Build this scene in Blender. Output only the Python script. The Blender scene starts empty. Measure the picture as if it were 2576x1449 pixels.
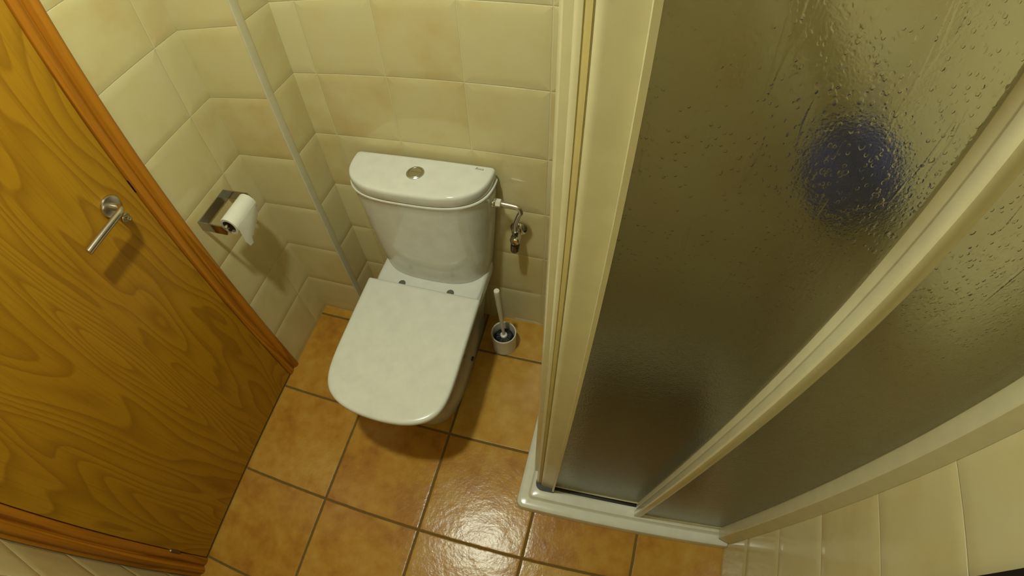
import bpy, bmesh, math, random
from mathutils import Vector, Matrix
random.seed(7)
S = bpy.context.scene
COL = S.collection
PI = math.pi

# ---------------------------------------------------------------- camera, world, exposure
cam_d = bpy.data.cameras.new('camera')
cam_d.type = 'PANO'
cam_d.sensor_fit = 'HORIZONTAL'
cam_d.sensor_width = 36.0
cam_d.sensor_height = 36.0 * 1449 / 2576
cam_d.clip_start = 0.01
K = 2576 / 36000.0                      # thousands of pixels per millimetre of sensor
cy = cam_d if hasattr(cam_d, "panorama_type") else cam_d.cycles
cy.panorama_type = 'FISHEYE_LENS_POLYNOMIAL'
cy.fisheye_fov = PI
cy.fisheye_polynomial_k0 = 0.0
cy.fisheye_polynomial_k1 = -0.828468 * K
cy.fisheye_polynomial_k2 = -0.000459 * K ** 2
cy.fisheye_polynomial_k3 = 0.047414 * K ** 3
cy.fisheye_polynomial_k4 = -0.005514 * K ** 4
cam = bpy.data.objects.new('camera', cam_d)
COL.objects.link(cam)
yaw, pitch, roll = -0.286523, 0.960310, -0.044677
fw = Vector((math.sin(yaw) * math.cos(pitch), math.cos(yaw) * math.cos(pitch), -math.sin(pitch)))
r0 = Vector((math.cos(yaw), -math.sin(yaw), 0))
u0 = r0.cross(fw)
rt = math.cos(roll) * r0 + math.sin(roll) * u0
up = -math.sin(roll) * r0 + math.cos(roll) * u0
mw = Matrix((rt, up, -fw)).transposed().to_4x4()
mw.translation = Vector((1.0452, -0.9253, 1.5904))
cam.matrix_world = mw
S.camera = cam

w = bpy.data.worlds.new('world')
S.world = w
w.use_nodes = True
w.node_tree.nodes['Background'].inputs[0].default_value = (0.02, 0.018, 0.01, 1)
w.node_tree.nodes['Background'].inputs[1].default_value = 0.0

S.view_settings.view_transform = 'Standard'
S.view_settings.look = 'None'
S.view_settings.exposure = 0.0
S.view_settings.gamma = 1.0
S.view_settings.use_curve_mapping = False

LAMP = Vector((0.645, -0.675, 2.335))   # centre of the ceiling lamp's diffuser
LAMP_STRENGTH = 610.0
for k_, v_ in (('max_bounces', 7), ('diffuse_bounces', 3), ('glossy_bounces', 3), ('transmission_bounces', 6), ('adaptive_threshold', 0.04)):
    if hasattr(S, 'cycles'):
        setattr(S.cycles, k_, v_)
LAMP_COLOUR = (1.0, 1.06, 0.84)

# ---------------------------------------------------------------- materials
def new_mat(name):
    m = bpy.data.materials.new(name)
    m.use_nodes = True
    nt = m.node_tree
    return m, nt, nt.nodes['Principled BSDF']

def sock(node, name):
    return node.inputs[name]

def math_node(nt, op, a, b=None, c=None, clamp=False):
    n = nt.nodes.new('ShaderNodeMath')
    n.operation = op
    n.use_clamp = clamp
    for i, v in enumerate((a, b, c)):
        if v is None:
            continue
        if isinstance(v, (int, float)):
            n.inputs[i].default_value = v
        else:
            nt.links.new(v, n.inputs[i])
    return n.outputs[0]

def mix_col(nt, fac, a, b, blend='MIX'):
    n = nt.nodes.new('ShaderNodeMix')
    n.data_type = 'RGBA'
    n.blend_type = blend
    for i, v in ((0, fac), (6, a), (7, b)):
        if isinstance(v, (int, float)):
            n.inputs[i].default_value = v
        elif isinstance(v, tuple):
            n.inputs[i].default_value = (*v, 1)
        else:
            nt.links.new(v, n.inputs[i])
    return n.outputs[2]

def obj_coords(nt, scale=(1, 1, 1), loc=(0, 0, 0)):
    t = nt.nodes.new('ShaderNodeTexCoord')
    mp = nt.nodes.new('ShaderNodeMapping')
    mp.inputs['Scale'].default_value = scale
    mp.inputs['Location'].default_value = loc
    nt.links.new(t.outputs['Object'], mp.inputs[0])
    return mp.outputs[0]

def noise(nt, vec, scale, detail=3, rough=0.5, dist=0.0):
    n = nt.nodes.new('ShaderNodeTexNoise')
    n.inputs['Scale'].default_value = scale
    n.inputs['Detail'].default_value = detail
    n.inputs['Roughness'].default_value = rough
    n.inputs['Distortion'].default_value = dist
    nt.links.new(vec, n.inputs['Vector'])
    return n.outputs['Fac']

def ramp(nt, fac, stops):
    n = nt.nodes.new('ShaderNodeValToRGB')
    el = n.color_ramp.elements
    while len(el) < len(stops):
        el.new(0.5)
    for e, (p, c) in zip(el, stops):
        e.position = p
        e.color = (*c, 1) if isinstance(c, tuple) else (c, c, c, 1)
    nt.links.new(fac, n.inputs[0])
    return n.outputs[0]

def bump(nt, bsdf, height, strength, dist, prev=None):
    n = nt.nodes.new('ShaderNodeBump')
    n.inputs['Strength'].default_value = strength
    n.inputs['Distance'].default_value = dist
    nt.links.new(height, n.inputs['Height'])
    if prev is not None:
        nt.links.new(prev, n.inputs['Normal'])
    nt.links.new(n.outputs[0], bsdf.inputs['Normal'])
    return n.outputs[0]

def plain(name, col, rough=0.4, metal=0.0, spec=0.5, coat=0.0):
    m, nt, b = new_mat(name)
    v = obj_coords(nt)
    f = noise(nt, v, 30, 4)
    c = mix_col(nt, ramp(nt, f, [(0.3, 0.0), (0.7, 1.0)]), tuple(x * 0.95 for x in col), tuple(min(1, x * 1.03) for x in col))
    nt.links.new(c, b.inputs['Base Color'])
    b.inputs['Roughness'].default_value = rough
    b.inputs['Metallic'].default_value = metal
    b.inputs['Specular IOR Level'].default_value = spec
    b.inputs['Coat Weight'].default_value = coat
    return m

def tile_mat(name, ax, pitch, offset, grout_w, cols, grout_col, rough, pillow, pillow_h, mottling):
    """Tiles of the given pitch in the two object axes ax; pillow = width of the rounded tile edge."""
    m, nt, b = new_mat(name)
    t = nt.nodes.new('ShaderNodeTexCoord')
    sx = nt.nodes.new('ShaderNodeSeparateXYZ')
    nt.links.new(t.outputs['Object'], sx.inputs[0])
    ids, ds = [], []
    for a, p, o in zip(ax, pitch, offset):
        if a is None:
            continue
        q = math_node(nt, 'DIVIDE', math_node(nt, 'SUBTRACT', sx.outputs[a], o), p)
        fl = math_node(nt, 'FLOOR', q)
        fr = math_node(nt, 'SUBTRACT', q, fl)
        d = math_node(nt, 'MULTIPLY', math_node(nt, 'MINIMUM', fr, math_node(nt, 'SUBTRACT', 1.0, fr)), p)
        ids.append(fl)
        ds.append(d)
    dist = ds[0] if len(ds) == 1 else math_node(nt, 'MINIMUM', ds[0], ds[1])
    seed = ids[0] if len(ids) == 1 else math_node(nt, 'ADD', ids[0], math_node(nt, 'MULTIPLY', ids[1], 17.31))
    wn = nt.nodes.new('ShaderNodeTexWhiteNoise')
    wn.noise_dimensions = '1D'
    nt.links.new(seed, wn.inputs['W'])
    wob = noise(nt, t.outputs['Object'], 60, 2)
    dist_w = math_node(nt, 'ADD', dist, math_node(nt, 'MULTIPLY', math_node(nt, 'SUBTRACT', wob, 0.5), grout_w * 0.35))
    mask = nt.nodes.new('ShaderNodeMapRange')
    mask.interpolation_type = 'SMOOTHSTEP'
    nt.links.new(dist_w, mask.inputs['Value'])
    mask.inputs['From Min'].default_value = grout_w * 0.38
    mask.inputs['From Max'].default_value = grout_w * 0.62
    # mottled body, shifted per tile so that no two tiles carry the same cloud
    cmb = nt.nodes.new('ShaderNodeCombineXYZ')
    sh = math_node(nt, 'MULTIPLY', wn.outputs['Value'], 9.0)
    for i in range(3):
        nt.links.new(sh, cmb.inputs[i])
    va = nt.nodes.new('ShaderNodeVectorMath')
    va.operation = 'ADD'
    nt.links.new(t.outputs['Object'], va.inputs[0])
    nt.links.new(cmb.outputs[0], va.inputs[1])
    n1 = noise(nt, va.outputs[0], mottling[0], 5, 0.6)
    n2 = noise(nt, va.outputs[0], mottling[1], 3, 0.5)
    f = math_node(nt, 'ADD', math_node(nt, 'MULTIPLY', n1, 0.6), math_node(nt, 'MULTIPLY', n2, 0.4))
    f = math_node(nt, 'ADD', f, math_node(nt, 'MULTIPLY', math_node(nt, 'SUBTRACT', wn.outputs['Value'], 0.5), mottling[2]))
    c = ramp(nt, f, [(0.30, cols[0]), (0.5, cols[1]), (0.70, cols[2])])
    c = mix_col(nt, mask.outputs[0], grout_col, c)
    nt.links.new(c, b.inputs['Base Color'])
    r = nt.nodes.new('ShaderNodeMapRange')
    nt.links.new(mask.outputs[0], r.inputs['Value'])
    r.inputs['To Min'].default_value = 0.8
    r.inputs['To Max'].default_value = rough
    nt.links.new(r.outputs[0], b.inputs['Roughness'])
    pl = nt.nodes.new('ShaderNodeMapRange')
    pl.interpolation_type = 'SMOOTHERSTEP'
    nt.links.new(dist_w, pl.inputs['Value'])
    pl.inputs['From Min'].default_value = -pillow
    pl.inputs['From Max'].default_value = pillow
    h = math_node(nt, 'ADD', math_node(nt, 'MULTIPLY', pl.outputs[0], pillow_h), math_node(nt, 'MULTIPLY', mask.outputs[0], 0.0006))
    return m, nt, b, h, n2, va.outputs[0]

def wall_tiles(name, ax, offset, pitch=(0.2015, 0.2005)):
    m, nt, b, h, n2, v = tile_mat(name, ax, pitch, offset, 0.0028,
        [(0.62, 0.50, 0.245), (0.665, 0.585, 0.32), (0.67, 0.615, 0.37)], (0.70, 0.635, 0.385), 0.09, 0.030, 0.0042, (5.0, 14.0, 0.20))
    h = math_node(nt, 'ADD', h, math_node(nt, 'MULTIPLY', n2, 0.0003))
    bump(nt, b, h, 1.0, 1.0)
    return m

def floor_tiles():
    T = 0.338
    m, nt, b, h, n2, v = tile_mat('floor_tile', (0, 1), (T, T), (-0.0028, -0.1594), 0.0085,
        [(0.36, 0.140, 0.017), (0.49, 0.248, 0.033), (0.57, 0.34, 0.072)], (0.17, 0.100, 0.020), 0.22, 0.012, 0.0016, (7.0, 26.0, 0.16))
    b.inputs['Specular IOR Level'].default_value = 0.4
    n3 = noise(nt, v, 70, 4, 0.6)
    n4 = noise(nt, v, 9, 3, 0.5)
    h = math_node(nt, 'ADD', h, math_node(nt, 'MULTIPLY', n3, 0.0007))
    h = math_node(nt, 'ADD', h, math_node(nt, 'MULTIPLY', n4, 0.0022))
    bump(nt, b, h, 1.0, 1.0)
    return m

def wood(name, dark, mid, light, rings=7.0, seed=0.0, zscale=0.55, yscale=3.2):
    """Veneer with upright cathedral grain: contour lines of a stretched noise."""
    m, nt, b = new_mat(name)
    v = obj_coords(nt, (yscale, yscale, zscale), (seed, seed, seed))
    n1 = noise(nt, v, 1.6, 2.2, 0.45, 0.35)
    q = math_node(nt, 'MULTIPLY', n1, rings)
    fr = math_node(nt, 'FRACT', q)
    line = ramp(nt, fr, [(0.0, 0.0), (0.45, 0.15), (0.80, 0.75), (0.90, 1.0), (1.0, 0.0)])
    v2 = obj_coords(nt, (160, 160, 4.5))
    pores = noise(nt, v2, 1.0, 3, 0.6)
    v3 = obj_coords(nt, (9, 9, 0.8), (seed + 3, 0, 0))
    broad = noise(nt, v3, 1.0, 3, 0.5)
    c = mix_col(nt, ramp(nt, broad, [(0.3, 0.0), (0.7, 1.0)]), mid, light)
    c = mix_col(nt, math_node(nt, 'MULTIPLY', line, 0.62), c, dark)
    c = mix_col(nt, math_node(nt, 'MULTIPLY', ramp(nt, pores, [(0.52, 0.0), (0.66, 1.0)]), 0.28), c, dark)
    nt.links.new(c, b.inputs['Base Color'])
    b.inputs['Roughness'].default_value = 0.42
    b.inputs['Specular IOR Level'].default_value = 0.35
    h = math_node(nt, 'ADD', math_node(nt, 'MULTIPLY', pores, -0.0002), math_node(nt, 'MULTIPLY', line, -0.0001))
    bump(nt, b, h, 0.6, 1.0)
    return m

def acrylic():
    """Dimpled shower acrylic, beaded with drops and runs towards the top."""
    m, nt, b = new_mat('textured_acrylic')
    t = nt.nodes.new('ShaderNodeTexCoord')
    sx = nt.nodes.new('ShaderNodeSeparateXYZ')
    nt.links.new(t.outputs['Object'], sx.inputs[0])
    grain = noise(nt, t.outputs['Object'], 420, 2, 0.5)
    wv = noise(nt, t.outputs['Object'], 45, 3, 0.6)
    h = math_node(nt, 'ADD', math_node(nt, 'MULTIPLY', grain, 0.00045), math_node(nt, 'MULTIPLY', wv, 0.0006))
    # drops
    def drops(scale, seed, size, keep):
        mp = nt.nodes.new('ShaderNodeMapping')
        mp.inputs['Scale'].default_value = (1, 1, 0.75)
        mp.inputs['Location'].default_value = (seed, seed, seed)
        nt.links.new(t.outputs['Object'], mp.inputs[0])
        vo = nt.nodes.new('ShaderNodeTexVoronoi')
        vo.inputs['Scale'].default_value = scale
        nt.links.new(mp.outputs[0], vo.inputs['Vector'])
        mr = nt.nodes.new('ShaderNodeMapRange')
        mr.interpolation_type = 'SMOOTHSTEP'
        nt.links.new(vo.outputs['Distance'], mr.inputs['Value'])
        mr.inputs['From Min'].default_value = size
        mr.inputs['From Max'].default_value = size * 0.55
        sc = nt.nodes.new('ShaderNodeSeparateColor')
        nt.links.new(vo.outputs['Color'], sc.inputs[0])
        k = math_node(nt, 'GREATER_THAN', sc.outputs[0], 1 - keep)
        return math_node(nt, 'MULTIPLY', mr.outputs[0], k)
    d1 = drops(110, 0.0, 0.34, 0.20)
    d2 = drops(190, 4.3, 0.38, 0.45)
    # runs: narrow, wandering upright ridges
    mp = nt.nodes.new('ShaderNodeMapping')
    mp.inputs['Scale'].default_value = (62, 62, 6.5)
    nt.links.new(t.outputs['Object'], mp.inputs[0])
    run = noise(nt, mp.outputs[0], 1.0, 1.5, 0.5, 0.6)
    run = ramp(nt, run, [(0.66, 0.0), (0.72, 1.0)])
    zfade = nt.nodes.new('ShaderNodeMapRange')
    zfade.interpolation_type = 'SMOOTHSTEP'
    nt.links.new(sx.outputs[2], zfade.inputs['Value'])
    zfade.inputs['From Min'].default_value = 0.95
    zfade.inputs['From Max'].default_value = 1.35
    wet = math_node(nt, 'ADD', math_node(nt, 'MULTIPLY', d1, 0.0007), math_node(nt, 'MULTIPLY', d2, 0.0006))
    wet = math_node(nt, 'ADD', wet, math_node(nt, 'MULTIPLY', run, 0.0010))
    wet = math_node(nt, 'MULTIPLY', wet, zfade.outputs[0])
    h = math_node(nt, 'ADD', h, wet)
    b.inputs['Base Color'].default_value = (0.84, 0.84, 0.78, 1)
    b.inputs['Roughness'].default_value = 0.18
    b.inputs['IOR'].default_value = 1.22
    b.inputs['Transmission Weight'].default_value = 1.0
    nrm = bump(nt, b, h, 0.8, 1.0)
    tr = nt.nodes.new('ShaderNodeBsdfTranslucent')
    tr.inputs[0].default_value = (0.55, 0.52, 0.42, 1)
    df = nt.nodes.new('ShaderNodeBsdfDiffuse')
    df.inputs[0].default_value = (0.50, 0.46, 0.36, 1)
    for n in (tr, df):
        nt.links.new(nrm, n.inputs['Normal'])
    m1 = nt.nodes.new('ShaderNodeMixShader')
    m1.inputs[0].default_value = 0.15
    nt.links.new(tr.outputs[0], m1.inputs[1])
    nt.links.new(df.outputs[0], m1.inputs[2])
    m2 = nt.nodes.new('ShaderNodeMixShader')
    m2.inputs[0].default_value = 0.06
    nt.links.new(b.outputs[0], m2.inputs[1])
    nt.links.new(m1.outputs[0], m2.inputs[2])
    nt.links.new(m2.outputs[0], nt.nodes['Material Output'].inputs[0])
    return m

def emissive(name, col, strength):
    m, nt, b = new_mat(name)
    b.inputs['Base Color'].default_value = (0.9, 0.9, 0.85, 1)
    b.inputs['Emission Color'].default_value = (*col, 1)
    b.inputs['Emission Strength'].default_value = strength
    return m

M = {
    'floor': floor_tiles(),
    'wall_x': wall_tiles('wall_tile_back', (0, 2), (0.2775, 0.0028)),
    'wall_l': wall_tiles('wall_tile_left', (1, 2), (-0.204, 0.0028)),
    'wall_r': wall_tiles('wall_tile_right', (1, 2), (-0.6600, -0.0034)),
    'wall_n': wall_tiles('wall_tile_near', (0, 2), (0.2000, -0.0110)),
    'wall_c': wall_tiles('wall_tile_corner', (None, 2), (0.0, 0.0028)),
    'plaster': plain('ceiling_paint', (0.45, 0.44, 0.41), 0.8),
    'door': wood('oak_veneer', (0.25, 0.105, 0.004), (0.42, 0.205, 0.008), (0.47, 0.245, 0.012), rings=24, seed=0.7),
    'frame': wood('stained_pine', (0.20, 0.054, 0.003), (0.43, 0.152, 0.008), (0.55, 0.225, 0.014), rings=9, seed=5.2, zscale=0.35, yscale=7),
    'dark': plain('gap_shade', (0.030, 0.010, 0.006), 0.8),
    'black': plain('black_plastic', (0.012, 0.010, 0.012), 0.5),
    'ceramic': plain('white_ceramic', (0.70, 0.70, 0.66), 0.09, 0, 0.55),
    'seat': plain('white_seat_plastic', (0.69, 0.69, 0.64), 0.22, 0, 0.5),
    'pvc': plain('white_pvc', (0.62, 0.58, 0.42), 0.35),
    'cream': plain('cream_lacquered_metal', (0.66, 0.61, 0.40), 0.24),
    'tray': plain('white_tray_enamel', (0.74, 0.72, 0.62), 0.20),
    'steel': plain('brushed_steel', (0.62, 0.58, 0.52), 0.26, 1.0),
    'seal': plain('yellowed_seal', (0.62, 0.51, 0.23), 0.5),
    'satin': plain('satin_chrome', (0.56, 0.56, 0.52), 0.28, 1.0),
    'dark_reflect': plain('chrome_dark_reflection', (0.42, 0.40, 0.36), 0.10, 1.0),  # chrome darkened so its colour carries the dark reflection
    'chrome': plain('chrome', (0.70, 0.69, 0.66), 0.07, 1.0),
    'dark_metal': plain('dull_metal', (0.22, 0.17, 0.13), 0.35, 1.0),
    'paper': plain('tissue_paper', (0.76, 0.74, 0.66), 0.9),
    'card': plain('grey_card', (0.16, 0.11, 0.08), 0.9),
    'white_plastic': plain('white_plastic', (0.74, 0.70, 0.60), 0.35),
    'blue': plain('blue_net', (0.045, 0.060, 0.25), 0.8),
    'bottle': plain('dark_rubber', (0.020, 0.032, 0.030), 0.6),
    'mark': plain('grey_print', (0.12, 0.12, 0.09), 0.5),
    'acrylic': acrylic(),
    'globe': emissive('lamp_globe_glass', LAMP_COLOUR, LAMP_STRENGTH),
}

# ---------------------------------------------------------------- mesh helpers
def base_of(o):
    v = Vector((0, 0, 0))
    while o is not None:
        v = v + o.location
        o = o.parent
    return v

def obj(name, bm, mat, parent=None, sharp=35.0):
    """Link a bmesh given in world coordinates as one mesh object (child of parent)."""
    bmesh.ops.remove_doubles(bm, verts=bm.verts, dist=1e-6)
    bmesh.ops.recalc_face_normals(bm, faces=bm.faces)
    off = base_of(parent)
    for v in bm.verts:
        v.co -= off
    for f in bm.faces:
        f.smooth = len(f.verts) <= 6
    lim = math.radians(sharp)
    for e in bm.edges:
        if len(e.link_faces) != 2 or e.calc_face_angle(0.0) > lim:
            e.smooth = False
    me = bpy.data.meshes.new(name)
    bm.to_mesh(me)
    bm.free()
    me.materials.append(M[mat])
    o = bpy.data.objects.new(name, me)
    COL.objects.link(o)
    if parent is not None:
        o.parent = parent
    return o

def thing(name, label, cat, loc):
    o = bpy.data.objects.new(name, None)
    o.empty_display_size = 0.05
    COL.objects.link(o)
    o.location = loc
    o['label'] = label
    o['category'] = cat
    o['kind'] = 'thing'
    return o

def struct(o, label=None, cat=None):
    o['kind'] = 'structure'
    if label:
        o['label'] = label
        o['category'] = cat
    return o

def NB():
    return bmesh.new()

def box(bm, lo, hi, bev=0.0, seg=2):
    lo, hi = Vector(lo), Vector(hi)
    r = bmesh.ops.create_cube(bm, size=1.0)
    for v in r['verts']:
        v.co = Vector((lo[i] + (v.co[i] + 0.5) * (hi[i] - lo[i]) for i in range(3)))
    if bev > 0:
        ed = list({e for v in r['verts'] for e in v.link_edges})
        bmesh.ops.bevel(bm, geom=ed, offset=bev, segments=seg, profile=0.5, affect='EDGES')

def loft(bm, rings, cap0=True, cap1=True, closed=True):
    vs = [[bm.verts.new(p) for p in r] for r in rings]
    n = len(vs[0])
    for a, b2 in zip(vs, vs[1:]):
        for i in range(n if closed else n - 1):
            j = (i + 1) % n
            bm.faces.new((a[i], a[j], b2[j], b2[i]))
    if cap0:
        bm.faces.new(vs[0][::-1])
    if cap1:
        bm.faces.new(vs[-1])
    return vs

def circle(c, u, v, r, n=24):
    c, u, v = Vector(c), Vector(u), Vector(v)
    return [c + r * (math.cos(2 * PI * k / n) * u + math.sin(2 * PI * k / n) * v) for k in range(n)]

def frame_of(d):
    d = Vector(d).normalized()
    a = Vector((0, 0, 1)) if abs(d.z) < 0.9 else Vector((1, 0, 0))
    u = d.cross(a).normalized()
    return u, d.cross(u).normalized()

def lathe(bm, c, d, prof, n=32, cap0=True, cap1=True):
    """prof: (distance along d, radius)"""
    d = Vector(d).normalized()
    u, v = frame_of(d)
    loft(bm, [circle(Vector(c) + d * t, u, v, max(r, 1e-5), n) for t, r in prof], cap0, cap1)

def smooth_path(pts, per=8):
    pts = [Vector(p) for p in pts]
    out = []
    for i in range(len(pts) - 1):
        p0 = pts[max(i - 1, 0)]; p1 = pts[i]; p2 = pts[i + 1]; p3 = pts[min(i + 2, len(pts) - 1)]
        for k in range(per):
            t = k / per
            out.append(0.5 * ((2 * p1) + (p2 - p0) * t + (2 * p0 - 5 * p1 + 4 * p2 - p3) * t * t + (3 * p1 - p0 - 3 * p2 + p3) * t ** 3))
    out.append(pts[-1])
    return out

def tube(bm, pts, r, n=16):
    pts = [Vector(p) for p in pts]
    rs = r if isinstance(r, (list, tuple)) else [r] * len(pts)
    d0 = (pts[1] - pts[0]).normalized()
    u, v = frame_of(d0)
    rings = []
    for i, p in enumerate(pts):
        d = (pts[min(i + 1, len(pts) - 1)] - pts[max(i - 1, 0)]).normalized()
        u = (u - d * u.dot(d)).normalized()
        v = d.cross(u)
        rings.append(circle(p, u, v, rs[i], n))
    loft(bm, rings)

def prism(bm, poly, z0, z1):
    loft(bm, [[(x, y, z0) for x, y in poly], [(x, y, z1) for x, y in poly]])

def arc(cx, cy, r, a0, a1, n=6):
    return [(cx + r * math.cos(math.radians(a0 + (a1 - a0) * k / n)), cy + r * math.sin(math.radians(a0 + (a1 - a0) * k / n))) for k in range(n + 1)]

# ---------------------------------------------------------------- room shell
XR, YN, ZC = 1.635, -1.252, 2.40
YB, XB = -0.1218, 0.2035
bm = NB(); box(bm, (-0.12, YN - 0.12, -0.12), (XR + 0.12, 0.12, 0.0))
struct(obj('floor', bm, 'floor'))
bm = NB(); box(bm, (-0.12, YN - 0.12, ZC), (XR + 0.12, 0.12, ZC + 0.1))
struct(obj('ceiling', bm, 'plaster'))
bm = NB(); box(bm, (0.0, 0.0, 0.0), (XR + 0.12, 0.12, ZC))
struct(obj('wall_back', bm, 'wall_x'))
DY0, DY1, DZ = -1.252, -0.392, 2.10        # hole for the door and its frame
bm = NB()
box(bm, (-0.12, DY1, 0.0), (0.0, 0.12, ZC))
box(bm, (-0.12, YN, DZ), (0.0, DY1, ZC))
struct(obj('wall_left', bm, 'wall_l'))
bm = NB(); box(bm, (XR, YN - 0.12, 0.0), (XR + 0.12, 0.0, ZC))
struct(obj('wall_right', bm, 'wall_r'))
bm = NB(); box(bm, (-0.12, YN - 0.12, 0.0), (XR, YN, ZC))
struct(obj('wall_near', bm, 'wall_n'))
bm = NB(); box(bm, (0.0, YB, 0.0), (XB, 0.0, ZC))
struct(obj('wall_corner', bm, 'wall_c'))
# white corner bead on the boxed-in corner
bm = NB()
prism(bm, [(XB - 0.0010, YB - 0.0016), (XB + 0.0018, YB - 0.0020), (XB + 0.0034, YB - 0.0006), (XB + 0.0038, YB + 0.002), (XB + 0.0034, YB + 0.020), (XB + 0.0022, YB + 0.0240), (XB - 0.0008, YB + 0.0245), (XB - 0.0008, YB + 0.0005), (XB - 0.0010, YB + 0.0005)], 0.0, ZC)
struct(obj('trim_1', bm, 'pvc'), 'white plastic edge strip up the outer corner of the boxed-in wall', 'edge strip')

# ---------------------------------------------------------------- door
D = bpy.data.objects.new('door_1', None)
COL.objects.link(D)
D.location = (0.0, -0.82, 0.0)
struct(D, 'closed orange oak door with a steel lever, left of the toilet', 'door')
YH, YL = -1.1795, -0.4495                  # hinge edge and lock edge of the leaf
bm = NB(); box(bm, (-0.040, YH + 0.0015, 0.006), (0.0, YL - 0.0015, 2.036), 0.0012, 1)
leaf = obj('door_leaf', bm, 'door', D)
def casing(name, y_in, y_out, z1):
    # moulded section from the leaf outwards: flat, hollow, round, back to the wall
    s = 1 if y_out > y_in else -1
    wdt = abs(y_out - y_in)
    pr = [(-0.06, 0.0), (0.0035, 0.0), (0.0055, 0.0015), (0.0065, 0.012), (0.0060, 0.019), (0.0030, 0.0245), (-0.0010, 0.0275), (-0.0015, 0.0295), (0.0020, 0.0320),
          (0.0080, 0.0355), (0.0105, 0.0395), (0.0115, 0.0450), (0.0105, 0.0505), (0.0075, 0.0545), (0.0025, 0.0575), (0.0006, 0.0600), (0.0006, wdt - 0.001), (-0.06, wdt - 0.001)]
    poly = [(x, y_in + s * min(d, wdt)) for x, d in pr]
    bm = NB(); prism(bm, poly, 0.0, z1)
    return obj(name, bm, 'frame', D, 50)
casing('door_jamb', YL + 0.0010, DY1 - 0.0005, 2.098)
casing('door_jamb', YH - 0.0010, DY0 + 0.0010, 2.098)
bm = NB(); box(bm, (-0.06, YH + 0.001, 2.040), (0.008, YL - 0.001, 2.098), 0.003)
obj('door_head', bm, 'frame', D)
bm = NB(); box(bm, (-0.058, YH - 0.0008, 0.0008), (-0.042, YL + 0.0008, 2.039))
obj('door_gap_shade', bm, 'dark', D)  # sheet behind the leaf, coloured dark for the shade in the gap
# dark strike plate notch at the lock edge, hinge at the other edge
bm = NB(); box(bm, (-0.010, YL + 0.0008, 0.972), (0.0020, YL + 0.0075, 1.012), 0.001)
obj('strike_plate', bm, 'dark_metal', D)
bm = NB(); lathe(bm, (0.0035, YH - 0.0005, 0.165), (0, 0, 1), [(0, 0.0045), (0.002, 0.006), (0.042, 0.006), (0.044, 0.0045)], 14)
hg = obj('hinge', bm, 'dark_metal', D)
bm = NB(); lathe(bm, (0.0035, YH - 0.0005, 0.209), (0, 0, 1), [(0, 0.003), (0.002, 0.0052), (0.006, 0.005), (0.008, 0.001)], 14)
obj('hinge_cap', bm, 'chrome', hg)
# lever handle
HC = Vector((0.0, -0.522, 1.004))
bm = NB(); lathe(bm, HC, (1, 0, 0), [(0, 0.0262), (0.006, 0.0262), (0.0085, 0.0245), (0.0095, 0.021), (0.0095, 0.001)], 40)
ros = obj('handle_rosette', bm, 'steel', D)
bm = NB()
pts = [HC + Vector((0.0, 0, 0)), HC + Vector((0.036, 0, 0))] + [HC + Vector((0.036 + 0.017 * math.sin(a), -0.017 + 0.017 * math.cos(a), 0)) for a in (0.3, 0.6, 0.9, 1.2, PI / 2)]
pts += [HC + Vector((0.053, -0.05, -0.0005)), HC + Vector((0.053, -0.123, -0.001))]
tube(bm, pts, 0.0090, 20)
obj('handle_lever', bm, 'steel', D)
bm = NB(); lathe(bm, (0.0, -0.511, 0.953), (1, 0, 0), [(0, 0.0115), (0.005, 0.0115), (0.007, 0.010), (0.007, 0.006), (0.017, 0.0055), (0.019, 0.004), (0.0195, 0.0005)], 24)
obj('lock_knob', bm, 'steel', D)

# ---------------------------------------------------------------- toilet
CX = 0.5455
TO = thing('toilet', 'white close-coupled toilet with its lid closed, against the tiled back wall', 'toilet', (CX, -0.30, 0.0))
def ring_sq(hw, yr, y0, yf, n, m, z, rc=0.012, shear=0.0, N=44):
    """outline: straight back with rounded corners, superellipse from y0 to the front yf"""
    pts = []
    for k in range(N + 1):
        t = PI * k / N
        c, s = math.cos(t), math.sin(t)
        x = hw * math.copysign(abs(c) ** (2 / n), c)
        y = y0 - (y0 - yf) * abs(s) ** (2 / m)
        pts.append((x, y))
    for k in range(1, 7):                    # rear left corner, rear right corner
        a = PI / 2 * k / 6
        pts.append((-hw + rc - rc * math.cos(a), yr - rc + rc * math.sin(a)))
    for k in range(0, 6):
        a = PI / 2 * k / 6
        pts.append((hw - rc + rc * math.sin(a), yr - rc + rc * math.cos(a)))
    return [(CX + x - shear * (y + 0.12), y, z) for x, y in pts]
SH = 0.027
# bowl with its deck
bm = NB()
R = []
for z, hw, yr, yf, n, m in ((0.0, 0.128, -0.050, -0.487, 2.6, 4.5), (0.012, 0.131, -0.050, -0.490, 2.6, 4.5), (0.08, 0.134, -0.046, -0.500, 2.6, 5), (0.17, 0.142, -0.040, -0.520, 2.5, 6),
                            (0.26, 0.155, -0.030, -0.555, 2.4, 7), (0.33, 0.168, -0.022, -0.588, 2.3, 9), (0.362, 0.174, -0.018, -0.604, 2.2, 10), (0.374, 0.174, -0.016, -0.606, 2.2, 10), (0.378, 0.171, -0.018, -0.603, 2.2, 10)):
    R.append(ring_sq(hw, yr, -0.19, yf, n, m, z, 0.02, SH))
loft(bm, R)
bowl = obj('bowl', bm, 'ceramic', TO)
bm = NB()
R = []
for z, d in ((0.340, 0.0), (0.372, 0.0), (0.3790, 0.0020), (0.3835, 0.0060), (0.3855, 0.0105), (0.3860, 0.016)):
    R.append(ring_sq(0.1745 - d, -0.016 - d * 0.3, -0.05, -0.200 + d * 0.2, 12, 12, z, 0.014, 0.0))
loft(bm, R)
obj('deck', bm, 'ceramic', bowl)
bm = NB(); lathe(bm, (CX + 0.137, -0.235, 0.075), (1, 0, -0.1), [(0, 0.008), (0.006, 0.008), (0.007, 0.002)], 16)
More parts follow.
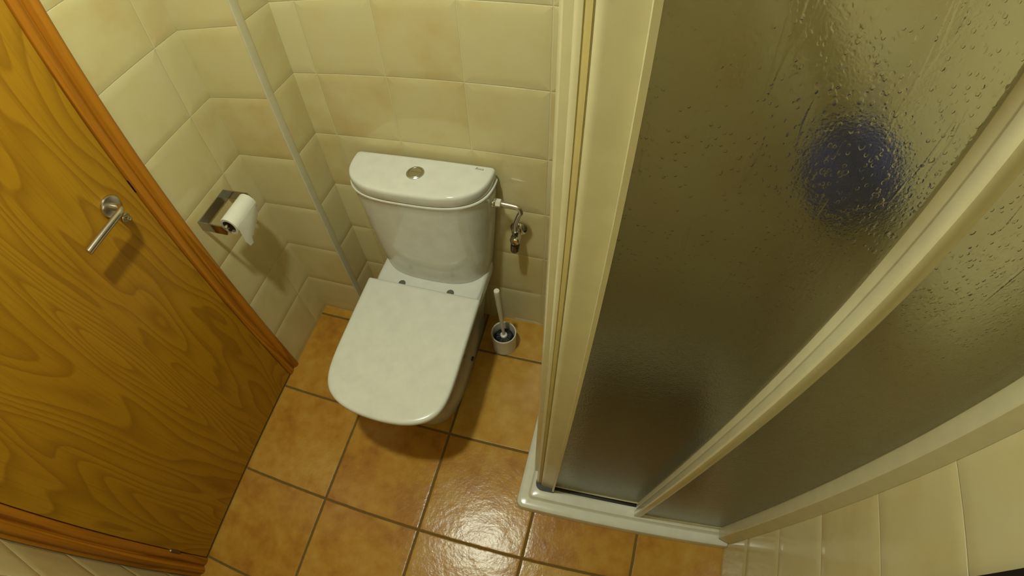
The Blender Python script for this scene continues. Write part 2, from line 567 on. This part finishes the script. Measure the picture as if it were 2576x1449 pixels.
obj('fixing_cap', bm, 'black', bowl)
# seat ring
bm = NB()
R = [ring_sq(0.178 - d, -0.200 - d, -0.21, -0.616 + d, 2.2, 10, z, 0.012, SH) for z, d in ((0.380, 0.004), (0.383, 0.0), (0.392, 0.0), (0.395, 0.004))]
loft(bm, R)
obj('seat', bm, 'seat', TO)
# lid with its hinge tongue
bm = NB()
prof = ((0.397, 0.004), (0.399, 0.0008), (0.402, 0.0), (0.409, 0.0), (0.4125, 0.0012), (0.4150, 0.0038), (0.4162, 0.0075), (0.4166, 0.013))
R = [ring_sq(0.184 - d, -0.1965 - d, -0.205, -0.625 + d, 2.2, 10, z, 0.006, SH) for z, d in prof]
loft(bm, R)
def rrect(x0, x1, y0, y1, r, z):
    p = arc(x1 - r, y1 - r, r, 0, 90, 4) + arc(x0 + r, y1 - r, r, 90, 180, 4) + arc(x0 + r, y0 + r, r, 180, 270, 4) + arc(x1 - r, y0 + r, r, 270, 360, 4)
    return [(x, y, z) for x, y in p]
lid = obj('lid', bm, 'seat', TO)
for dx in (-0.080, 0.082):
    bm = NB(); lathe(bm, (CX + dx, -0.1790, 0.3855), (0, 0, 1), [(0, 0.0115), (0.002, 0.0115), (0.003, 0.0105), (0.003, 0.001)], 28)
    obj('hinge_cap', bm, 'mark', lid)
# cistern
def ring_c(hw, yr, yf, z, n=3.0, m=2.8, rc=0.010):
    return ring_sq(hw, yr, yr - 0.012, yf, n, m, z, rc, 0.0, 56)
bm = NB()
R = []
for z, hw, yf, n in ((0.3862, 0.168, -0.144, 2.9), (0.3880, 0.1735, -0.149, 2.9), (0.42, 0.178, -0.152, 2.9), (0.50, 0.186, -0.156, 2.9), (0.60, 0.195, -0.158, 2.9), (0.70, 0.2020, -0.159, 3.0), (0.722, 0.2040, -0.1595, 3.0),
                     (0.727, 0.2065, -0.1615, 3.0), (0.731, 0.2080, -0.163, 3.0), (0.734, 0.2070, -0.162, 3.0), (0.735, 0.2045, -0.160, 3.0)):
    R.append(ring_c(hw, -0.014, yf, z, n))
loft(bm, R)
cis = obj('cistern', bm, 'ceramic', TO)
bm = NB()
R = [ring_c(0.2035 - d, -0.014 - d, -0.1615 + d, z) for z, d in ((0.7362, 0.005), (0.7375, 0.0015), (0.740, 0.0), (0.760, 0.0), (0.7640, 0.0008), (0.7672, 0.0025), (0.7692, 0.0052), (0.7700, 0.0085), (0.7702, 0.0120))]
loft(bm, R)
cl = obj('cistern_lid', bm, 'ceramic', TO)
BC = (CX + 0.002, -0.079, 0.7700)
bm = NB(); lathe(bm, BC, (0, 0, 1), [(0, 0.0245), (0.0022, 0.0242), (0.0034, 0.0225), (0.0030, 0.0195), (0.0012, 0.0188), (0.0012, 0.001)], 40)
fb = obj('flush_button', bm, 'satin', cl)
for a0, a1, nm in ((8, 172, 'button_half'), (188, 352, 'button_half')):
    bm = NB()
    p = arc(BC[0], BC[1] + (0.001 if a0 < 90 else -0.001), 0.0178, a0, a1, 14)
    loft(bm, [[(x, y, BC[2] + 0.0010) for x, y in p], [(x, y, BC[2] + 0.0024) for x, y in p], [(BC[0] + (x - BC[0]) * 0.93, BC[1] + (y - BC[1]) * 0.93 + (0.0004 if a0 < 90 else -0.0004), BC[2] + 0.0031) for x, y in p]])
    obj(nm, bm, 'satin', fb)
fc = bpy.data.curves.new('logo', 'FONT')
fc.body = 'Roca'
fc.size = 0.0115
fc.extrude = 0.00015
fc.align_x = 'CENTER'
fc.shear = 0.25
fc.materials.append(M['mark'])
lt = bpy.data.objects.new('logo_text', fc)
lm = bpy.data.meshes.new_from_object(lt)
lg = bpy.data.objects.new('logo', lm)
bpy.data.objects.remove(lt)
COL.objects.link(lg)
lg.parent = cl
lg.location = Vector((0.7085, -0.0345, 0.7704)) - base_of(TO)
lg['label'] = 'small grey printed maker mark'

# ---------------------------------------------------------------- water stop valve and hose
V = thing('stop_valve', 'chrome wall valve with a short braided hose feeding the cistern', 'valve', (0.803, 0.0, 0.530))
bm = NB(); lathe(bm, (0.803, 0.0, 0.532), (0, -1, 0), [(0, 0.026), (0.004, 0.0265), (0.009, 0.023), (0.013, 0.016), (0.014, 0.010)], 28)
obj('wall_flange', bm, 'chrome', V)
bm = NB(); lathe(bm, (0.803, -0.008, 0.532), (0, -1, 0), [(0, 0.0095), (0.020, 0.0095), (0.024, 0.0145), (0.046, 0.0150), (0.051, 0.012), (0.052, 0.002)], 24)
lathe(bm, (0.803, -0.043, 0.538), (0, 0, 1), [(0, 0.009), (0.018, 0.009), (0.020, 0.011), (0.030, 0.011), (0.031, 0.006)], 6)
obj('valve_body', bm, 'chrome', V)
bm = NB(); lathe(bm, (0.803, -0.044, 0.522), (-0.05, -0.25, -1), [(0, 0.008), (0.012, 0.008), (0.013, 0.0135), (0.034, 0.0125), (0.038, 0.010), (0.039, 0.001)], 14)
obj('valve_knob', bm, 'dark_metal', V)
bm = NB()
hp = smooth_path([(0.803, -0.043, 0.566), (0.806, -0.046, 0.600), (0.815, -0.050, 0.636), (0.822, -0.051, 0.655), (0.815, -0.050, 0.668), (0.800, -0.049, 0.671), (0.775, -0.049, 0.673), (0.7620, -0.049, 0.6745)], 6)
rr = [0.0068 if 3 < i < len(hp) - 4 else 0.0074 for i in range(len(hp))]
tube(bm, hp, rr, 14)
hose = obj('hose', bm, 'steel', V)
bm = NB(); lathe(bm, (0.7532, -0.049, 0.6745), (1, 0, 0), [(0, 0.012), (0.013, 0.012), (0.014, 0.009)], 6)
obj('hose_nut', bm, 'white_plastic', hose)
bm = NB(); lathe(bm, (0.7450, -0.049, 0.6745), (1, 0, 0), [(0, 0.0145), (0.0045, 0.0145), (0.0075, 0.0125), (0.0085, 0.008)], 20)
obj('inlet_nut', bm, 'chrome', hose)

# ---------------------------------------------------------------- toilet brush and its pot
PC = Vector((0.769, -0.119, 0.0))
P = thing('brush_pot', 'round white pot standing on the floor right of the toilet', 'brush pot', PC)
bm = NB()
N = 48
def pot_ring(r, z, notch=False):
    out = []
    for k in range(N):
        a = 2 * PI * k / N
        zz = z
        if notch and abs(((a - 1.52 * PI + PI) % (2 * PI)) - PI) < 0.36:
            zz = z + 0.006
        out.append((PC.x + r * math.cos(a), PC.y + r * math.sin(a), zz))
    return out
loft(bm, [pot_ring(0.030, 0.008), pot_ring(0.0395, 0.008), pot_ring(0.0395, 0.0008, True), pot_ring(0.0430, 0.0008, True), pot_ring(0.0435, 0.03), pot_ring(0.0450, 0.094), pot_ring(0.0455, 0.0985), pot_ring(0.0448, 0.1010),
          pot_ring(0.0425, 0.1015), pot_ring(0.0408, 0.0995), pot_ring(0.0400, 0.090), pot_ring(0.0385, 0.012)])
obj('pot', bm, 'white_plastic', P)
B = thing('toilet_brush', 'toilet brush with a slim white handle, standing in the white pot', 'toilet brush', (PC.x, PC.y, 0.014))
top = Vector((0.7605, -0.1295, 0.372))
foot = Vector((0.7690, -0.1190, 0.080))
ax = (top - foot).normalized()
bm = NB()
tube(bm, [foot + ax * t for t in (0.0, 0.03, 0.10, 0.18, 0.24, 0.280, 0.290, 0.2940)], [0.0050, 0.0055, 0.0068, 0.0082, 0.0092, 0.0096, 0.0096, 0.0085], 24)
obj('handle', bm, 'white_plastic', B)
bm = NB(); lathe(bm, foot - ax * 0.004, ax, [(0, 0.0125), (0.006, 0.0135), (0.010, 0.0120), (0.012, 0.007)], 24)
obj('collar', bm, 'white_plastic', B)
bm = NB()
rings = []
for z, r in ((0.0145, 0.020), (0.020, 0.0345), (0.05, 0.0355), (0.070, 0.0350), (0.0765, 0.0300), (0.0785, 0.012)):
    ring = []
    for k in range(64):
        a = 2 * PI * k / 64
        q = r * (1 - 0.10 * (k % 2)) * (1 - 0.04 * random.random())
        ring.append((PC.x + q * math.cos(a), PC.y + q * math.sin(a), z + 0.002 * random.random()))
    rings.append(ring)
loft(bm, rings)
obj('bristles', bm, 'black', B)

# ---------------------------------------------------------------- paper holder and roll
H = thing('paper_holder', 'square chrome paper holder screwed to the tiles beside the door', 'paper holder', (0.0, -0.298, 0.755))
YA, YZ, ZT, ZB = -0.2345, -0.3620, 0.7720, 0.7390
bm = NB(); box(bm, (0.0, YZ, ZB), (0.0035, YA, ZT), 0.0008, 1)
obj('back_plate', bm, 'dark_reflect', H)
for y0, y1 in ((YA - 0.0035, YA), (YZ, YZ + 0.0035)):
    bm = NB()
    pr = [(0.0035, ZB), (0.0035, ZT), (0.096, ZT), (0.106, 0.7555), (0.096, ZB)]
    loft(bm, [[(x, y0, z) for x, z in pr], [(x, y1, z) for x, z in pr]])
    obj('arm', bm, 'dark_reflect', H)
bm = NB(); lathe(bm, (0.0985, YZ + 0.0035, 0.7620), (0, 1, 0), [(0, 0.0050), (YA - YZ - 0.007, 0.0050)], 16)
obj('spindle', bm, 'chrome', H)
RC = Vector((0.0985, -0.298, 0.7530))
RO, RI, RY0, RY1 = 0.0300, 0.0205, -0.3450, -0.2480
T_ = thing('toilet_roll', 'nearly used-up white toilet roll on the chrome holder, its torn end hanging', 'toilet roll', RC)
bm = NB()
def yring(r, y, n=40):
    return [(RC.x + r * math.cos(2 * PI * k / n), y, RC.z + r * math.sin(2 * PI * k / n)) for k in range(n)]
vs = loft(bm, [yring(RI + 0.0008, RY0), yring(RO - 0.001, RY0), yring(RO, RY0 + 0.0015), yring(RO, RY1 - 0.0015), yring(RO - 0.001, RY1), yring(RI + 0.0008, RY1)], False, False)
for a, b2 in zip(range(40), list(range(1, 40)) + [0]):
    bm.faces.new((vs[-1][a], vs[-1][b2], vs[0][b2], vs[0][a]))
obj('paper', bm, 'paper', T_)
bm = NB()
vs = loft(bm, [yring(RI, RY0 + 0.0005), yring(RI + 0.0006, RY0 + 0.0005), yring(RI + 0.0006, RY1 - 0.0005), yring(RI, RY1 - 0.0005)], False, False)
for a, b2 in zip(range(40), list(range(1, 40)) + [0]):
    bm.faces.new((vs[-1][a], vs[-1][b2], vs[0][b2], vs[0][a]))
obj('card_core', bm, 'card', T_)
# hanging torn sheet, leaving the roll on the room side
bm = NB()
NY = 14
rows = []
for i in range(9):
    f = i / 8
    row = []
    for j in range(NY + 1):
        g = j / NY
        y = RY0 + 0.002 + (RY1 - RY0 - 0.004) * g
        tear = 0.082 - 0.046 * g + 0.016 * max(0.0, 1 - abs(g - 0.16) / 0.16) - 0.022 * max(0.0, 1 - g / 0.08) + 0.005 * math.sin(j * 2.7)
        z = RC.z + 0.004 - tear * f
        x = RC.x + RO + 0.0006 + 0.003 * math.sin(f * 2.2) * math.sin(g * 4.0) - 0.006 * f * f
        row.append((x, y, z))
    rows.append(row)
front = [[bm.verts.new(p) for p in r] for r in rows]
back = [[bm.verts.new((p[0] - 0.0005, p[1], p[2])) for p in r] for r in rows]
for i in range(8):
    for j in range(NY):
        bm.faces.new((front[i][j], front[i][j + 1], front[i + 1][j + 1], front[i + 1][j]))
        bm.faces.new((back[i][j], back[i + 1][j], back[i + 1][j + 1], back[i][j + 1]))
for j in range(NY):
    bm.faces.new((front[8][j], front[8][j + 1], back[8][j + 1], back[8][j]))
    bm.faces.new((front[0][j], back[0][j], back[0][j + 1], front[0][j + 1]))
for i in range(8):
    bm.faces.new((front[i][0], front[i + 1][0], back[i + 1][0], back[i][0]))
    bm.faces.new((front[i][NY], back[i][NY], back[i + 1][NY], front[i + 1][NY]))
obj('torn_sheet', bm, 'paper', T_)

# ---------------------------------------------------------------- shower tray
SX0, SY0 = 0.951, -0.686
TR = thing('shower_tray', 'white stepped shower tray in the corner right of the toilet', 'shower tray', (1.29, -0.34, 0.0))
def tray_ring(d, z, r):
    x0, x1, y0, y1 = SX0 + d, XR - 0.0015, SY0 + d, -0.0015
    p = [(x1, y1), (x0, y1)] + arc(x0 + r, y0 + r, r, 180, 270, 8) + [(x1, y0)]
    return [(x, y, z) for x, y in p]
bm = NB()
loft(bm, [tray_ring(0.0, 0.0005, 0.024), tray_ring(0.0015, 0.034, 0.024), tray_ring(0.0035, 0.0405, 0.022), tray_ring(0.0080, 0.0440, 0.020), tray_ring(0.0140, 0.0450, 0.018), tray_ring(0.0320, 0.0452, 0.012), tray_ring(0.0345, 0.0470, 0.012),
          tray_ring(0.0375, 0.0555, 0.012), tray_ring(0.0400, 0.0595, 0.012), tray_ring(0.0450, 0.0612, 0.012)], True, False)
# rim, basin wall and basin floor
def basin_ring(d, z):
    x0, x1, y0, y1 = SX0 + 0.045 + d, XR - 0.0015 - d, SY0 + 0.045 + d, -0.0015 - d
    r = 0.012 + d * 0.4
    p = [(x1, y1), (x0, y1)] + arc(x0 + r, y0 + r, r, 180, 270, 8) + [(x1, y0)]
    return [(x, y, z) for x, y in p]
loft(bm, [basin_ring(0.0, 0.0612), basin_ring(0.045, 0.0612), basin_ring(0.052, 0.056), basin_ring(0.065, 0.030), basin_ring(0.09, 0.024)], False, True)
obj('tray_basin', bm, 'tray', TR)

# ---------------------------------------------------------------- shower enclosure
ZE = 1.78
ZT0 = 0.0615
EN = thing('shower_enclosure', 'cream framed corner shower enclosure with dimpled sliding panels', 'shower enclosure', (1.29, -0.60, ZT0))
# corner post of the front door: rounded outside corner, bright fin on its right edge
poly = [(1.0155, -0.6060)] + arc(1.0260, -0.5990, 0.0110, 205, 270, 5) + [(1.046, -0.6115), (1.0535, -0.6120), (1.0542, -0.6215), (1.0600, -0.6215), (1.0600, -0.5900), (1.0155, -0.5900)]
bm = NB(); prism(bm, poly, ZT0 + 0.012, ZE)
post = obj('corner_post', bm, 'cream', EN, 28)
# the matching stile of the side door, behind a narrow groove
poly = arc(1.0100, -0.5960, 0.0085, 150, 262, 6) + [(1.0125, -0.5985), (1.0125, -0.570), (1.0015, -0.570)]
bm = NB(); prism(bm, poly, ZT0 + 0.004, ZE)
obj('side_stile', bm, 'cream', EN, 28)
poly = [(0.9835, -0.5500), (0.9870, -0.5620), (0.9890, -0.5640), (1.0000, -0.5655), (1.0010, -0.5640), (1.0010, -0.520), (0.9835, -0.520)]
bm = NB(); prism(bm, poly, ZT0 + 0.0005, ZE)
obj('side_frame', bm, 'cream', EN, 28)
# yellowed seal filling the groove between the two stiles
bm = NB(); box(bm, (1.0095, -0.6040, ZT0 + 0.013), (1.0168, -0.5900, ZE), 0.0008)
obj('door_seal', bm, 'seal', EN)
# rounded dark foot under the post
bm = NB(); prism(bm, arc(1.024, -0.5995, 0.024, 165, 268, 8) + [(1.060, -0.6225), (1.060, -0.585), (1.004, -0.575)], ZT0 + 0.0003, ZT0 + 0.0120)
obj('post_foot', bm, 'black', EN)
# side panel to the back wall
bm = NB(); box(bm, (0.9905, -0.5200, ZT0 + 0.02), (0.9945, -0.030, ZE - 0.03))
obj('side_panel', bm, 'acrylic', EN)
bm = NB(); box(bm, (0.9835, -0.030, ZT0 + 0.0005), (1.0015, -0.001, ZE), 0.002)
obj('wall_profile', bm, 'cream', EN)
# inner sliding panel (left half of the front)
bm = NB(); box(bm, (1.0605, -0.6030, ZT0 + 0.026), (1.3220, -0.5990, ZE - 0.03))
obj('sliding_panel', bm, 'acrylic', EN)
bm = NB(); prism(bm, [(1.3200, -0.5960), (1.3200, -0.6130), (1.3215, -0.6170), (1.3250, -0.6190), (1.3400, -0.6190), (1.3400, -0.5960)], ZT0 + 0.010, ZE - 0.001)
obj('panel_stile', bm, 'cream', EN)
bm = NB(); box(bm, (1.0605, -0.6065, ZT0 + 0.0215), (1.3200, -0.5970, ZT0 + 0.0270), 0.0010)
obj('panel_bottom_edge', bm, 'cream', EN)
bm = NB(); box(bm, (1.0605, -0.6130, ZT0 + 0.0004), (1.3200, -0.5960, ZT0 + 0.0075), 0.0010)
obj('gap_shade_strip', bm, 'black', EN)  # black strip: shadow of the gap under the panel, put into colour
# outer panel (right half)
poly = [(1.3215, -0.6215), (1.3190, -0.6225), (1.3180, -0.6250), (1.3180, -0.6380), (1.3200, -0.6415), (1.3240, -0.6425), (1.3350, -0.6420), (1.3400, -0.6400), (1.3420, -0.6360), (1.3420, -0.6215)]
bm = NB(); prism(bm, poly, ZT0 + 0.0005, ZE)
obj('panel_stile', bm, 'cream', EN, 28)
bm = NB(); box(bm, (1.3430, -0.6340, ZT0 + 0.018), (1.6050, -0.6300, ZE - 0.03))
obj('fixed_panel', bm, 'acrylic', EN)
bm = NB(); box(bm, (1.3437, -0.6375, ZT0 + 0.0005), (1.5990, -0.6240, ZT0 + 0.0200), 0.003)
obj('bottom_rail', bm, 'cream', EN)
poly = [(1.5950, -0.6180), (1.5950, -0.6620), (1.5965, -0.6645), (XR - 0.001, -0.6775), (XR - 0.001, -0.6180)]
bm = NB(); prism(bm, poly, ZT0 + 0.0005, ZE)
obj('wall_profile', bm, 'cream', EN, 28)
bm = NB(); box(bm, (0.9835, -0.6440, ZE), (XR - 0.001, -0.5950, ZE + 0.045), 0.004)
box(bm, (0.9835, -0.5950, ZE), (1.0200, -0.001, ZE + 0.045), 0.004)
obj('top_rail', bm, 'cream', EN)

# ---------------------------------------------------------------- things behind the panels
bm = NB()
bs = Vector((1.520, -0.130, 1.035))
def sponge_bm():
    bm = NB()
    r = bmesh.ops.create_icosphere(bm, subdivisions=4, radius=1.0)
    for v in bm.verts:
        d = v.co.normalized()
        q = 0.094 * (1 + 0.10 * math.sin(d.x * 11 + 1) * math.sin(d.y * 9 + 2) + 0.08 * math.sin(d.z * 14) * math.cos(d.x * 13))
        v.co = bs + Vector((d.x, d.y, d.z * 1.15)) * q
    return bm
SPG = thing('bath_sponge', 'blue net bath sponge showing blurred through the dimpled shower panel', 'bath sponge', bs)
obj('net_ball', sponge_bm(), 'blue', SPG)
bm = NB()
tube(bm, smooth_path([(1.520, -0.130, 1.10), (1.535, -0.06, 1.16), (1.545, -0.012, 1.185), (1.550, -0.001, 1.190)], 6), 0.003, 8)
obj('hanging_cord', bm, 'blue', SPG)
MT = thing('added_mat', 'guessed dark mat added on the tray floor to darken the low panel', 'added mat', (1.305, -0.325, 0.0245))
bm = NB()  # mat added as a guess at a dark blot, darkens the low panel
loft(bm, [rrect(1.093 + d, 1.537 - d, -0.544 + d, -0.098 - d, 0.05, z) for z, d in ((0.0245, 0.002), (0.0255, 0.0), (0.0295, 0.0), (0.0310, 0.002))])
obj('mat_sheet', bm, 'bottle', MT)
for i in range(7):
    for j in range(7):
        bm = NB(); lathe(bm, (1.125 + i * 0.06, -0.505 + j * 0.06, 0.0309), (0, 0, 1), [(0, 0.016), (0.0018, 0.015), (0.0024, 0.011), (0.0024, 0.001)], 14)
        obj('mat_stud', bm, 'bottle', MT)

# ---------------------------------------------------------------- black-edged thing on the right wall
MR = thing('wall_panel', 'black edge of a panel on the right wall, cut by the bottom right corner', 'wall panel', (XR, -1.03, 0.90))
bm = NB(); box(bm, (XR - 0.020, -1.215, 0.90), (XR - 0.0005, -0.8455, 1.55), 0.002)
obj('panel_board', bm, 'black', MR)

# ---------------------------------------------------------------- ceiling lamp
L = thing('ceiling_lamp', 'round white ceiling downlight with a glowing diffuser', 'ceiling lamp', (LAMP.x, LAMP.y, ZC))
bm = NB(); lathe(bm, (LAMP.x, LAMP.y, ZC), (0, 0, -1), [(0, 0.085), (0.008, 0.086), (0.012, 0.080), (0.014, 0.068), (0.072, 0.066), (0.075, 0.064), (0.075, 0.060), (0.066, 0.058), (0.060, 0.050)], 40, True, True)
obj('lamp_housing', bm, 'white_plastic', L)
bm = NB(); lathe(bm, (LAMP.x, LAMP.y, LAMP.z - 0.0005), (0, 0, -1), [(0, 0.048), (0.004, 0.050), (0.007, 0.044), (0.0085, 0.025), (0.009, 0.002)], 32)
obj('lamp_diffuser', bm, 'globe', L)
